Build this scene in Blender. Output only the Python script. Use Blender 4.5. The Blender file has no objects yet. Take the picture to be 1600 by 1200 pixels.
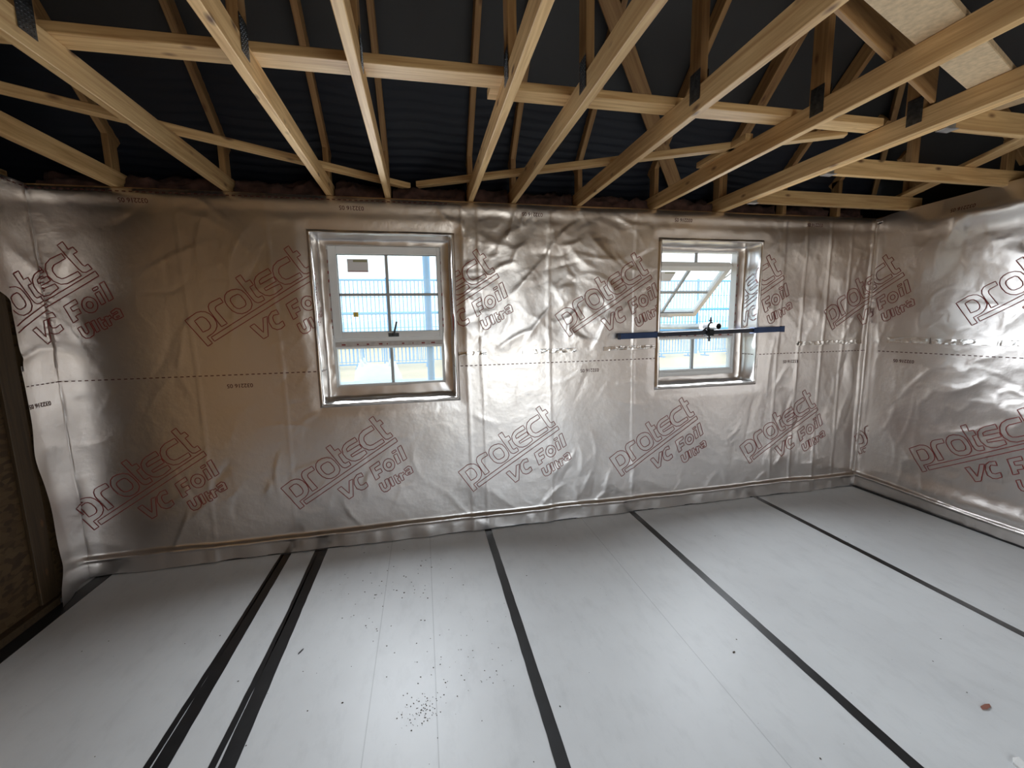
import bpy, math, random
import numpy as np
from mathutils import Vector, Matrix

S = bpy.context.scene
COL = S.collection
random.seed(4)

# ------------------------------------------------------------------ measured layout (metres)
D = 3.017           # camera to back wall
XL, XR = -2.162, 3.892
YB = -1.7           # rear wall of the room, behind the camera
WT = 2.4            # wall top
W1 = (-0.682, 0.233, 1.032, 2.168)     # left window opening x0 x1 z0 z1
W2 = (1.826, 2.739, 1.027, 2.174)      # right window opening
FD = 0.16           # depth of the window frame behind the wall face
PITCH = 0.9         # roof rise per metre
EY, EZ = 3.03, 2.66 # underside of rafters at the eave

# ------------------------------------------------------------------ camera
def camera():
    yaw, pitch, roll = 0.20882, -0.13691, -0.02034
    cy, sy, cp, sp = math.cos(yaw), math.sin(yaw), math.cos(pitch), math.sin(pitch)
    f = Vector((sy*cp, cy*cp, sp)); r = Vector((cy, -sy, 0)); u = r.cross(f)
    cr, sr = math.cos(roll), math.sin(roll)
    r2 = cr*r + sr*u; u2 = -sr*r + cr*u
    M = Matrix((r2, u2, -f)).transposed().to_4x4()
    M.translation = (0, 0, 1.5367)
    cd = bpy.data.cameras.new('camera'); cd.sensor_width = 36; cd.sensor_fit = 'HORIZONTAL'
    cd.lens = 651.0/1600*36; cd.clip_start = 0.02; cd.clip_end = 500
    c = bpy.data.objects.new('camera', cd); COL.objects.link(c); c.matrix_world = M
    S.camera = c
camera()

# ------------------------------------------------------------------ sky and exposure
SKY = 2.4
w = bpy.data.worlds.new('overcast_sky'); S.world = w; w.use_nodes = True
nt = w.node_tree; bg = nt.nodes['Background']
tc = nt.nodes.new('ShaderNodeTexCoord'); sx = nt.nodes.new('ShaderNodeSeparateXYZ')
rp = nt.nodes.new('ShaderNodeValToRGB')
nt.links.new(tc.outputs['Generated'], sx.inputs[0]); nt.links.new(sx.outputs['Z'], rp.inputs[0])
rp.color_ramp.elements[0].position = 0.0; rp.color_ramp.elements[0].color = (.80, .92, 1, 1)
rp.color_ramp.elements[1].position = 0.5; rp.color_ramp.elements[1].color = (.78, .89, 1, 1)
nt.links.new(rp.outputs[0], bg.inputs[0]); bg.inputs[1].default_value = SKY
S.view_settings.view_transform = 'Standard'; S.view_settings.look = 'None'
S.view_settings.gamma = 1; S.view_settings.use_curve_mapping = False
S.view_settings.exposure = 0.3
S.cycles.max_bounces = 10; S.cycles.diffuse_bounces = 5; S.cycles.glossy_bounces = 5
S.cycles.transparent_max_bounces = 12; S.cycles.caustics_reflective = True
S.cycles.sample_clamp_indirect = 6; S.cycles.use_denoising = True

# area lamps added to boost daylight from an unseen rear doorway and the two windows
def daylight(name, loc, rot, sx_, sy_, power, col=(.86, .94, 1)):
    l = bpy.data.lights.new(name, 'AREA'); l.shape = 'RECTANGLE'; l.size = sx_; l.size_y = sy_
    l.energy = power; l.color = col
    o = bpy.data.objects.new(name, l); COL.objects.link(o); o.location = loc; o.rotation_euler = rot
    return o
DOOR = (0.7, 2.5, 0.0, 2.1)    # unseen doorway in the rear wall
daylight('doorway_daylight_boost', ((DOOR[0]+DOOR[1])/2, YB-.1, 1.1), (math.radians(50), 0, 0), 1.7, 2.0, 27)
for nm, W in (('left_window_daylight_boost', W1), ('right_window_daylight_boost', W2)):
    for k in range(4):
        lamp = daylight(nm, ((W[0]+W[1])/2, D+.025, W[2]+.15+.28*k), (math.radians(-72), 0, 0), .80, .27, 5.3, (.89, .945, 1)); lamp.data.spread = math.radians(131)     # the deep reveal cuts off the steep angles

# ------------------------------------------------------------------ materials
def node_mat(name, rough=.6, metal=0.0, spec=.5):
    m = bpy.data.materials.new(name); m.use_nodes = True
    n = m.node_tree.nodes; b = n['Principled BSDF']
    b.inputs['Roughness'].default_value = rough; b.inputs['Metallic'].default_value = metal
    b.inputs['Specular IOR Level'].default_value = spec
    return m, m.node_tree, b
def plain(name, col, rough=.6, metal=0.0, var=.0, scale=20, spec=.5):
    m, t, b = node_mat(name, rough, metal, spec)
    if var:
        nz = t.nodes.new('ShaderNodeTexNoise'); nz.inputs['Scale'].default_value = scale; nz.inputs['Detail'].default_value = 5
        c = t.nodes.new('ShaderNodeTexCoord'); t.links.new(c.outputs['Object'], nz.inputs['Vector'])
        r = t.nodes.new('ShaderNodeValToRGB'); t.links.new(nz.outputs['Fac'], r.inputs[0])
        r.color_ramp.elements[0].position = .3; r.color_ramp.elements[1].position = .7
        r.color_ramp.elements[0].color = tuple(max(0, x*(1-var)) for x in col)+(1,)
        r.color_ramp.elements[1].color = tuple(min(1, x*(1+var)) for x in col)+(1,)
        t.links.new(r.outputs[0], b.inputs['Base Color'])
    else: b.inputs['Base Color'].default_value = tuple(col)+(1,)
    return m
def timber(name, c0, c1, knot=(.16, .075, .03), rough=.62):
    m, t, b = node_mat(name, rough); N = t.nodes; L = t.links
    c = N.new('ShaderNodeTexCoord'); oi = N.new('ShaderNodeObjectInfo')
    add = N.new('ShaderNodeVectorMath'); add.operation = 'ADD'
    ms = N.new('ShaderNodeVectorMath'); ms.operation = 'SCALE'; ms.inputs['Scale'].default_value = 37
    cb = N.new('ShaderNodeCombineXYZ')
    for k in range(3): L.new(oi.outputs['Random'], cb.inputs[k])
    L.new(cb.outputs[0], ms.inputs[0]); L.new(c.outputs['Object'], add.inputs[0]); L.new(ms.outputs[0], add.inputs[1])
    mp = N.new('ShaderNodeMapping'); mp.inputs['Scale'].default_value = (1.3, 26, 26); L.new(add.outputs[0], mp.inputs[0])
    g = N.new('ShaderNodeTexNoise'); g.inputs['Scale'].default_value = 2.2; g.inputs['Detail'].default_value = 6; g.inputs['Distortion'].default_value = .7
    L.new(mp.outputs[0], g.inputs['Vector'])
    r = N.new('ShaderNodeValToRGB'); L.new(g.outputs['Fac'], r.inputs[0])
    r.color_ramp.elements[0].position = .32; r.color_ramp.elements[1].position = .66
    r.color_ramp.elements[0].color = c0+(1,); r.color_ramp.elements[1].color = c1+(1,)
    # board-to-board tone
    tone = N.new('ShaderNodeMapRange'); tone.inputs[3].default_value = .78; tone.inputs[4].default_value = 1.12; L.new(oi.outputs['Random'], tone.inputs[0])
    mul = N.new('ShaderNodeMix'); mul.data_type = 'RGBA'; mul.blend_type = 'MULTIPLY'; mul.inputs[0].default_value = 1
    L.new(r.outputs[0], mul.inputs[6]); L.new(tone.outputs[0], mul.inputs[7])
    # knots
    mk = N.new('ShaderNodeMapping'); mk.inputs['Scale'].default_value = (6.5, 15, 15); L.new(add.outputs[0], mk.inputs[0])
    v = N.new('ShaderNodeTexVoronoi'); v.inputs['Scale'].default_value = .8; L.new(mk.outputs[0], v.inputs['Vector'])
    kr = N.new('ShaderNodeValToRGB'); L.new(v.outputs['Distance'], kr.inputs[0])
    kr.color_ramp.elements[0].position = .05; kr.color_ramp.elements[0].color = (1, 1, 1, 1)
    kr.color_ramp.elements[1].position = .17; kr.color_ramp.elements[1].color = (0, 0, 0, 1)
    mx = N.new('ShaderNodeMix'); mx.data_type = 'RGBA'; L.new(kr.outputs[0], mx.inputs[0]); L.new(mul.outputs[2], mx.inputs[6])
    mx.inputs[7].default_value = knot+(1,)
    L.new(mx.outputs[2], b.inputs['Base Color'])
    bp = N.new('ShaderNodeBump'); bp.inputs['Strength'].default_value = .15; bp.inputs['Distance'].default_value = .004
    L.new(g.outputs['Fac'], bp.inputs['Height']); L.new(bp.outputs[0], b.inputs['Normal'])
    return m
def osb(name, k=1.0):
    m, t, b = node_mat(name, .7); N = t.nodes; L = t.links
    c = N.new('ShaderNodeTexCoord')
    mp = N.new('ShaderNodeMapping'); mp.inputs['Scale'].default_value = (16, 16, 34); L.new(c.outputs['Object'], mp.inputs[0])
    nz = N.new('ShaderNodeTexNoise'); nz.inputs['Scale'].default_value = 9; L.new(c.outputs['Object'], nz.inputs['Vector'])
    ad = N.new('ShaderNodeVectorMath'); ad.operation = 'ADD'; L.new(mp.outputs[0], ad.inputs[0]); L.new(nz.outputs['Color'], ad.inputs[1])
    v = N.new('ShaderNodeTexVoronoi'); v.inputs['Scale'].default_value = 1.5; L.new(ad.outputs[0], v.inputs['Vector'])
    sp = N.new('ShaderNodeSeparateColor'); L.new(v.outputs['Color'], sp.inputs[0])
    r = N.new('ShaderNodeValToRGB'); L.new(sp.outputs[0], r.inputs[0])
    e = r.color_ramp.elements
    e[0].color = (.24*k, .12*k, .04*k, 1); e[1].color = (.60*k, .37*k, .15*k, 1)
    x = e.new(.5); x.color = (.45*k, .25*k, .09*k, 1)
    L.new(r.outputs[0], b.inputs['Base Color'])
    return m
def foil_mat():
    m, t, b = node_mat('aluminium_foil', .3, 1.0); N = t.nodes; L = t.links
    c = N.new('ShaderNodeTexCoord')
    n1 = N.new('ShaderNodeTexNoise'); n1.inputs['Scale'].default_value = 1.4; n1.inputs['Detail'].default_value = 4; L.new(c.outputs['Object'], n1.inputs['Vector'])
    r = N.new('ShaderNodeValToRGB'); L.new(n1.outputs['Fac'], r.inputs[0])
    r.color_ramp.elements[0].position = .3; r.color_ramp.elements[1].position = .7
    r.color_ramp.elements[0].color = (.70, .655, .625, 1); r.color_ramp.elements[1].color = (.77, .735, .715, 1)
    L.new(r.outputs[0], b.inputs['Base Color'])
    rr = N.new('ShaderNodeMapRange'); rr.inputs[3].default_value = .29; rr.inputs[4].default_value = .40
    L.new(n1.outputs['Fac'], rr.inputs[0]); L.new(rr.outputs[0], b.inputs['Roughness'])
    # woven scrim
    mp = N.new('ShaderNodeMapping'); mp.inputs['Scale'].default_value = (420, 420, 420); L.new(c.outputs['Object'], mp.inputs[0])
    n2 = N.new('ShaderNodeTexNoise'); n2.inputs['Scale'].default_value = 1; n2.inputs['Detail'].default_value = 2; L.new(mp.outputs[0], n2.inputs['Vector'])
    n3 = N.new('ShaderNodeTexNoise'); n3.inputs['Scale'].default_value = 28; n3.inputs['Detail'].default_value = 4; L.new(c.outputs['Object'], n3.inputs['Vector'])
    sm = N.new('ShaderNodeMath'); sm.operation = 'MULTIPLY_ADD'; sm.inputs[1].default_value = .06; L.new(n2.outputs['Fac'], sm.inputs[0]); L.new(n3.outputs['Fac'], sm.inputs[2])
    bp = N.new('ShaderNodeBump'); bp.inputs['Strength'].default_value = .22; bp.inputs['Distance'].default_value = .006
    L.new(sm.outputs[0], bp.inputs['Height']); L.new(bp.outputs[0], b.inputs['Normal'])
    return m
def floor_mat():
    m, t, b = node_mat('floor_membrane', .42); N = t.nodes; L = t.links
    c = N.new('ShaderNodeTexCoord')
    n1 = N.new('ShaderNodeTexNoise'); n1.inputs['Scale'].default_value = 1.3; n1.inputs['Detail'].default_value = 8; n1.inputs['Roughness'].default_value = .6
    L.new(c.outputs['Object'], n1.inputs['Vector'])
    r = N.new('ShaderNodeValToRGB'); L.new(n1.outputs['Fac'], r.inputs[0])
    r.color_ramp.elements[0].position = .28; r.color_ramp.elements[1].position = .62
    r.color_ramp.elements[0].color = (.57, .58, .59, 1); r.color_ramp.elements[1].color = (.66, .675, .685, 1)
    # fine scuffs
    mp = N.new('ShaderNodeMapping'); mp.inputs['Scale'].default_value = (4, 1.6, 1); mp.inputs['Rotation'].default_value = (0, 0, .25); L.new(c.outputs['Object'], mp.inputs[0])
    n2 = N.new('ShaderNodeTexNoise'); n2.inputs['Scale'].default_value = 3; n2.inputs['Detail'].default_value = 9; n2.inputs['Roughness'].default_value = .7; L.new(mp.outputs[0], n2.inputs['Vector'])
    r2 = N.new('ShaderNodeValToRGB'); L.new(n2.outputs['Fac'], r2.inputs[0])
    r2.color_ramp.elements[0].position = .28; r2.color_ramp.elements[0].color = (.90, .90, .90, 1); r2.color_ramp.elements[1].position = .5
    mu = N.new('ShaderNodeMix'); mu.data_type = 'RGBA'; mu.blend_type = 'MULTIPLY'; mu.inputs[0].default_value = 1
    L.new(r.outputs[0], mu.inputs[6]); L.new(r2.outputs[0], mu.inputs[7])
    # moulded crease lines running away from the camera
    sp = N.new('ShaderNodeSeparateXYZ'); L.new(c.outputs['Object'], sp.inputs[0])
    last = mu.outputs[2]
    for x0 in (-.285, -.015, 1.18):
        s = N.new('ShaderNodeMath'); s.operation = 'SUBTRACT'; s.inputs[1].default_value = x0; L.new(sp.outputs[0], s.inputs[0])
        a = N.new('ShaderNodeMath'); a.operation = 'ABSOLUTE'; L.new(s.outputs[0], a.inputs[0])
        l = N.new('ShaderNodeMath'); l.operation = 'LESS_THAN'; l.inputs[1].default_value = .0022; L.new(a.outputs[0], l.inputs[0])
        sc = N.new('ShaderNodeMath'); sc.operation = 'MULTIPLY'; sc.inputs[1].default_value = .4; L.new(l.outputs[0], sc.inputs[0])
        x = N.new('ShaderNodeMix'); x.data_type = 'RGBA'; L.new(sc.outputs[0], x.inputs[0]); L.new(last, x.inputs[6]); x.inputs[7].default_value = (.25, .26, .27, 1)
        last = x.outputs[2]
    L.new(last, b.inputs['Base Color'])
    rr = N.new('ShaderNodeMapRange'); rr.inputs[3].default_value = .36; rr.inputs[4].default_value = .55; L.new(n1.outputs['Fac'], rr.inputs[0]); L.new(rr.outputs[0], b.inputs['Roughness'])
    bp = N.new('ShaderNodeBump'); bp.inputs['Strength'].default_value = .12; bp.inputs['Distance'].default_value = .01
    L.new(n1.outputs['Fac'], bp.inputs['Height']); L.new(bp.outputs[0], b.inputs['Normal'])
    return m
def glass_mat():
    m = bpy.data.materials.new('window_glass'); m.use_nodes = True; t = m.node_tree; t.nodes.clear()
    o = t.nodes.new('ShaderNodeOutputMaterial'); x = t.nodes.new('ShaderNodeMixShader'); x.inputs[0].default_value = .09
    a = t.nodes.new('ShaderNodeBsdfTransparent'); a.inputs[0].default_value = (.93, .97, .98, 1)
    g = t.nodes.new('ShaderNodeBsdfGlossy'); g.inputs['Roughness'].default_value = .02
    t.links.new(a.outputs[0], x.inputs[1]); t.links.new(g.outputs[0], x.inputs[2])
    d = t.nodes.new('ShaderNodeBsdfTranslucent'); d.inputs[0].default_value = (.9, .93, .95, 1)      # flare-like pale haze mixed into the glass to whiten the view
    y = t.nodes.new('ShaderNodeMixShader'); y.inputs[0].default_value = .16
    t.links.new(x.outputs[0], y.inputs[1]); t.links.new(d.outputs[0], y.inputs[2]); t.links.new(y.outputs[0], o.inputs[0])
    return m
def underlay_mat(name, col, ribs=False):
    m, t, b = node_mat(name, .55); N = t.nodes; L = t.links
    c = N.new('ShaderNodeTexCoord')
    n = N.new('ShaderNodeTexNoise'); n.inputs['Scale'].default_value = 2.5; n.inputs['Detail'].default_value = 5; L.new(c.outputs['Object'], n.inputs['Vector'])
    r = N.new('ShaderNodeValToRGB'); L.new(n.outputs['Fac'], r.inputs[0])
    r.color_ramp.elements[0].color = tuple(x*.7 for x in col)+(1,); r.color_ramp.elements[1].color = tuple(x*1.3 for x in col)+(1,)
    L.new(r.outputs[0], b.inputs['Base Color'])
    return m
M = dict(
    timber=timber('pine', (.52, .30, .12), (.78, .53, .25)),
    timber_dark=timber('rough_timber', (.28, .145, .055), (.44, .26, .105)),
    timber_deep=timber('deep_brown_timber', (.055, .032, .014), (.09, .055, .024)), osb=osb('oriented_strand_board'), osb_shaded=osb('shaded_strand_board', .17), ply=plain('pale_board', (.60, .45, .28), .75, 0, .16, 55),
    foil=foil_mat(), shiny=plain('shiny_foil_tape', (.76, .74, .72), .24, 1.0, .06, 30),
    foil_smooth=plain('smooth_foil', (.74, .71, .69), .30, 1.0, .05, 6), ink=plain('red_print', (.24, .03, .025), .6), ink2=plain('dark_print', (.10, .03, .025), .6),
    floor=floor_mat(), tape=plain('black_tape', (.010, .010, .011), .38, 0, .3, 14),
    upvc=plain('white_plastic', (.80, .80, .79), .35, 0, .03, 8), bar=plain('backlit_grey_bar', (.42, .43, .43), .5, 0, .04, 8),  # backlit look of the glazing bars put into a grey colour
    film=plain('protective_film', (.50, .45, .42), .4, 0, .15, 25), gasket=plain('rubber_gasket', (.03, .03, .03), .6),
    glass=glass_mat(), handle=plain('dark_handle', (.05, .055, .055), .5),
    label_g=plain('grey_label', (.80, .79, .80), .6), label_o=plain('olive_print', (.34, .33, .20), .6), label_y=plain('yellow_label', (.85, .60, .04), .6),
    label_p=plain('pink_print', (.60, .40, .42), .6),
    underlay=underlay_mat('roof_felt', (.034, .034, .035)), tray=underlay_mat('eaves_felt', (.0055, .008, .016)),
    wool=plain('mineral_wool', (.075, .038, .030), .95, 0, .6, 14), plate=plain('punched_steel', (.10, .105, .11), .42, .9, .3, 60),
    hanger=plain('galvanised_steel', (.62, .64, .66), .3, .9, .1, 30),
    navy=plain('blue_painted_steel', (.016, .045, .13), .4, .2, .2, 12), navy_d=plain('dark_inner_tube', (.03, .032, .045), .4, .5, .2, 12),
    galv=plain('scaffold_galvanising', (.60, .63, .63), .35, .5, .1, 14), clamp=plain('dark_clamp', (.022, .022, .024), .45, .6),
    black=plain('black_plastic', (.012, .012, .013), .5), hole=plain('tube_inside', (.02, .02, .02), .8),
    earth=plain('pale_hardstanding', (.60, .44, .25), .9, 0, .10, .6), blue=plain('blue_steel', (.07, .33, .66), .5, 0, .06, 3),
    blue2=plain('pale_blue_steel', (.12, .42, .76), .5, 0, .06, 3), grass=plain('verge_grass', (.22, .38, .08), .9, 0, .4, 3),
    bag=plain('woven_white_bag', (.74, .74, .70), .8, 0, .05, 6), scboard=plain('weathered_board', (.42, .50, .46), .8, 0, .2, 5),
    hill=plain('hazy_hill', (.62, .74, .80), .9, 0, .1, .1), dirt=plain('dirt', (.06, .045, .03), .9), chip=plain('reddish_chip', (.25, .10, .07), .8),
    blockwork=plain('outer_brick', (.35, .20, .14), .9, 0, .3, 8),
)

# ------------------------------------------------------------------ builders
def tag(o, label=None, cat=None, group=None, kind=None):
    if label: o['label'] = label
    if cat: o['category'] = cat
    if group: o['group'] = group
    if kind: o['kind'] = kind
    return o
def empty(name, loc, label=None, cat=None, group=None, kind=None):
    o = bpy.data.objects.new(name, None); COL.objects.link(o); o.location = loc; o.empty_display_size = .1
    return tag(o, label, cat, group, kind)
def origin(p):
    v = Vector((0, 0, 0))
    while p is not None: v += p.location; p = p.parent
    return v
class MB:
    def __init__(s): s.v = []; s.f = []; s.m = []; s.sm = []
    def add(s, V, F, mi=0, smooth=False):
        k = len(s.v); s.v += [tuple(map(float, p)) for p in V]; s.f += [tuple(int(i)+k for i in f) for f in F]; s.m += [mi]*len(F); s.sm += [smooth]*len(F)
        return s
    def box(s, a, b, mi=0):
        (x0, y0, z0), (x1, y1, z1) = a, b
        V = [(x0, y0, z0), (x1, y0, z0), (x1, y1, z0), (x0, y1, z0), (x0, y0, z1), (x1, y0, z1), (x1, y1, z1), (x0, y1, z1)]
        return s.add(V, [(0, 3, 2, 1), (4, 5, 6, 7), (0, 1, 5, 4), (1, 2, 6, 5), (2, 3, 7, 6), (3, 0, 4, 7)], mi)
    def tube(s, p0, p1, r, n=16, mi=0, r1=None, cap=True, smooth=True):
        p0, p1 = Vector(p0), Vector(p1); d = (p1-p0).normalized()
        a = d.orthogonal().normalized(); b = d.cross(a); r1 = r if r1 is None else r1
        V = []; F = []
        for p, rr in ((p0, r), (p1, r1)):
            for k in range(n):
                t = 2*math.pi*k/n; V.append(p+a*rr*math.cos(t)+b*rr*math.sin(t))
        F = [(k, (k+1) % n, n+(k+1) % n, n+k) for k in range(n)]
        s.add(V, F, mi, smooth)
        if cap: s.add(V[:n], [tuple(range(n))[::-1]], mi); s.add(V[n:], [tuple(range(n))], mi)
        return s
    def pipe(s, p0, p1, r, ri, n=24, mi=0, mi_in=0):
        s.tube(p0, p1, r, n, mi, cap=False); s.tube(p1, p0, ri, n, mi_in, cap=False)
        p0, p1 = Vector(p0), Vector(p1); d = (p1-p0).normalized(); a = d.orthogonal().normalized(); b = d.cross(a)
        for p in (p0, p1):
            V = [p+(a*math.cos(2*math.pi*k/n)+b*math.sin(2*math.pi*k/n))*q for q in (r, ri) for k in range(n)]
            s.add(V, [(k, (k+1) % n, n+(k+1) % n, n+k) for k in range(n)], mi)
        return s
    def build(s, name, mats, parent=None, bevel=0, **kw):
        mats = mats if isinstance(mats, (list, tuple)) else [mats]
        og = origin(parent)
        me = bpy.data.meshes.new(name); me.from_pydata([(a-og.x, b-og.y, c-og.z) for a, b, c in s.v], [], s.f); me.validate(clean_customdata=False)
        for m in mats: me.materials.append(M[m] if isinstance(m, str) else m)
        if len(me.polygons) == len(s.m):
            me.polygons.foreach_set('material_index', s.m); me.polygons.foreach_set('use_smooth', s.sm)
        o = bpy.data.objects.new(name, me); COL.objects.link(o); o.parent = parent
        if bevel:
            b = o.modifiers.new('edge', 'BEVEL'); b.width = bevel; b.segments = 2; b.limit_method = 'ANGLE'
        return tag(o, **kw)
def beam(name, p0, p1, w, h, mat, parent=None, up=(0, 0, 1), **kw):
    """a board from p0 to p1 (centre line); w across, h along up; its own x axis runs along the grain"""
    p0, p1 = Vector(p0), Vector(p1); d = p1-p0; L = d.length; x = d.normalized(); u = Vector(up)
    y = u.cross(x).normalized(); z = x.cross(y)
    e = .0025
    def ring(px, a, b): return [(px, -a+e, -b), (px, a-e, -b), (px, a, -b+e), (px, a, b-e), (px, a-e, b), (px, -a+e, b), (px, -a, b-e), (px, -a, -b+e)]
    V = ring(0, w/2, h/2)+ring(L, w/2, h/2)
    F = [(k, (k+1) % 8, 8+(k+1) % 8, 8+k) for k in range(8)]+[tuple(range(8))[::-1], tuple(range(8, 16))]
    me = bpy.data.meshes.new(name); me.from_pydata(V, [], F); me.materials.append(M[mat]); me.update()
    o = bpy.data.objects.new(name, me); COL.objects.link(o)
    mt = Matrix((x, y, z)).transposed().to_4x4(); mt.translation = p0-origin(parent)
    o.parent = parent; o.matrix_local = mt
    return tag(o, **kw)
def copy_tree(o, parent=None):
    c = o.copy(); COL.objects.link(c); c.parent = parent
    for ch in list(o.children): copy_tree(ch, c)
    return c

# ------------------------------------------------------------------ noise for crumpled sheets
def vnoise(u, v, seed):
    rs = np.random.RandomState(seed); T = rs.rand(256, 256)
    u = np.asarray(u, float)+57.3; v = np.asarray(v, float)+91.7
    i = np.floor(u).astype(int); j = np.floor(v).astype(int); a = u-i; b = v-j
    a = a*a*a*(a*(a*6-15)+10); b = b*b*b*(b*(b*6-15)+10)
    g = lambda p, q: T[p % 256, q % 256]
    return (g(i, j)*(1-a)+g(i+1, j)*a)*(1-b)+(g(i, j+1)*(1-a)+g(i+1, j+1)*a)*b
def fbm(u, v, s, seed, octv=3, gain=.45):
    r = 0; a = 1; t = 0
    for k in range(octv): r = r+a*(vnoise(u/s, v/s, seed+k)-.5)*2; t += a; a *= gain; s *= .5
    return r/t
def ridge(u, v, s, seed, p=5):
    n = fbm(u, v, s, seed, 2, .35)
    return np.clip(1-np.abs(n)*1.6, 0, 1)**p
def sstep(a, b, x): t = np.clip((np.asarray(x, float)-a)/(b-a), 0, 1); return t*t*(3-2*t)
def gauss(x, c, s): return np.exp(-((np.asarray(x, float)-c)/s)**2)

# ------------------------------------------------------------------ setting: floor, walls, roof skin
mb = MB(); mb.box((XL-.3, YB-.3, -.15), (XR+.3, D+.3, 0)); mb.build('floor', 'floor', kind='structure', label='pale grey floor laid with wide membrane sheets', cat='floor')
def wall_with_holes(name, axis_range, z0, z1, y0, y1, holes, mat, **kw):
    mb = MB(); xs = sorted(set([axis_range[0], axis_range[1]]+[h for q in holes for h in q[:2]])); zs = sorted(set([z0, z1]+[h for q in holes for h in q[2:]]))
    for i in range(len(xs)-1):
        for j in range(len(zs)-1):
            cx, cz = (xs[i]+xs[i+1])/2, (zs[j]+zs[j+1])/2
            if any(h[0] < cx < h[1] and h[2] < cz < h[3] for h in holes): continue
            mb.box((xs[i], y0, zs[j]), (xs[i+1], y1, zs[j+1]))
    return mb.build(name, mat, **kw)
def grow(W, g): return (W[0]-g, W[1]+g, W[2]-g, W[3]+g)
wall_with_holes('wall_back', (XL-.25, XR+.25), 0, WT, D+.004, D+.27, [grow(W1, .006), grow(W2, .006)], 'timber_dark', kind='structure', label='timber framed back wall behind the foil', cat='wall')
mb = MB(); mb.box((XL-.12, 2.0, 0), (XL, D, WT)); mb.box((XL-.12, YB, 0), (XL, 2.0, WT), 1); mb.build('wall_left', ['osb_shaded', 'osb'], kind='structure', label='dark strand board wall at the left', cat='wall')  # far stretch is the same board, its shade put into the colour
mb = MB(); mb.box((XR+.004, YB, 0), (XR+.2, D, WT)); mb.build('wall_right', 'timber_dark', kind='structure', label='timber framed right wall behind the foil', cat='wall')
wall_with_holes('wall_rear', (XL-.12, XR+.2), 0, WT+.05, YB-.15, YB, [DOOR], 'osb', kind='structure', label='strand board wall behind the camera with a wide doorway', cat='wall')
mb = MB(); mb.box((XL, .6, 0), (XL+.045, 2.72, .045)); mb.build('baseboard_left', 'timber_deep', kind='structure', label='sole plate along the foot of the left wall', cat='plate')
mb = MB(); mb.box((XL+.046, .6, .0006), (XL+.13, D-.02, .004)); mb.build('trim_1', 'black', kind='structure', label='black membrane strip along the left edge of the floor', cat='trim')
mb = MB(); mb.box((XL+.02, D-.022, .0006), (XR-.02, D-.002, .008)); mb.box((XR-.045, YB+.5, .0006), (XR-.002, D-.05, .014)); mb.build('trim_2', 'black', kind='structure', label='black membrane edge under the foil of the back and right walls', cat='trim')  # back wall strip stands for a shadow line; the right one is membrane
beam('wall_stud', (XL+.010, 2.70, .045), (XL+.010, 2.70, 2.4), .11, .02, 'timber_deep', up=(1, 0, 0), label='bare timber stud on the left wall beside the loose foil edge', cat='stud')  # timber toned much darker than the other boards

def roof_grid(us, vs, fn):
    V = []; F = []; nu, nv = len(us), len(vs)
    for u in us:
        for v in vs: V.append(fn(u, v))
    for i in range(nu-1):
        for j in range(nv-1): F.append((i*nv+j, i*nv+j+1, (i+1)*nv+j+1, (i+1)*nv+j))
    return V, F
ROFF = .15     # vertical offset rafter underside -> felt
def zroof(y): return EZ+PITCH*(EY-y)
APY = .6
def drape(x, y): return .012*float(fbm(x, y, .5, 50, 3))-.018*float(abs(math.sin((x+1.17)*math.pi/.6)))
XG = XL-1.5; XH = XR+.35
HIPX = 3.87      # eave of the hipped right end
mb = MB()
def hipclip(y): # x of the hip at this y
    return HIPX-(EY-y)
ys = np.linspace(3.6, APY, 60); ts = np.linspace(0, 1, 110)
V, F = roof_grid(ts, ys, lambda t, y: (XG+(min(hipclip(y), 9)+.0-XG)*t, y, zroof(y)+ROFF+drape(XG+(hipclip(y)-XG)*t, y)))
mb.add(V, F, 0, True)
mb.build('ceiling', 'underlay', kind='structure', label='black roofing felt over the rafters', cat='roof')
mb = MB()
ysr = np.linspace(YB-.6, APY, 20)
mb.add([(XG, APY, zroof(APY)+ROFF), (5, APY, zroof(APY)+ROFF), (5, YB-.6, zroof(3.6)+ROFF-.3), (XG, YB-.6, zroof(3.6)+ROFF-.3)], [(0, 1, 2, 3)])
mb.add([(XG, 3.6, 1.9), (XG, APY, 5.7), (XG, YB-.6, 1.9)], [(0, 1, 2)])
xs = np.linspace(HIPX+.57, HIPX-(EY-APY), 50)
V, F = roof_grid(np.linspace(0, 1, 40), xs, lambda t, x: (x, (lambda y1: YB-.6+(y1-YB+.6)*t)(EY-(HIPX-x)), EZ+PITCH*(HIPX-x)+ROFF))
mb.add(V, F, 0, True)
mb.build('roof_far_side', 'underlay', kind='structure', label='black roofing felt of the hipped end and rear slope', cat='roof')
mb = MB()
ys = np.linspace(3.5, 2.76, 60)
V, F = roof_grid(np.linspace(0, 1, 60), ys, lambda t, y: (XG+.02+(hipclip(y)-.02-XG)*t, y-.02, zroof(y)+ROFF-.045+drape(XG+(hipclip(y)-XG)*t, y)+.004*math.sin(y*150)))
mb.add(V, F, 0, True)
mb.build('eaves_felt', 'tray', kind='structure', label='ribbed blue-black eaves sheet low between the rafters', cat='roof')
mb = MB(); mb.box((XG, D+.27, 2.30), (XR+.9, 3.62, 2.325)); mb.box((XR+.2, YB-.6, 2.30), (XR+.9, 3.6, 2.325)); mb.box((XG, YB-.75, 2.30), (XR+.9, YB-.15, 2.325)); mb.box((XG-.05, YB-.75, 2.30), (XL-.12, 3.6, 2.325)); mb.build('trim_3', 'timber_dark', kind='structure', label='soffit closing the eaves', cat='trim')  # last board added out of view to stop daylight leaking into the attic

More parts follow.
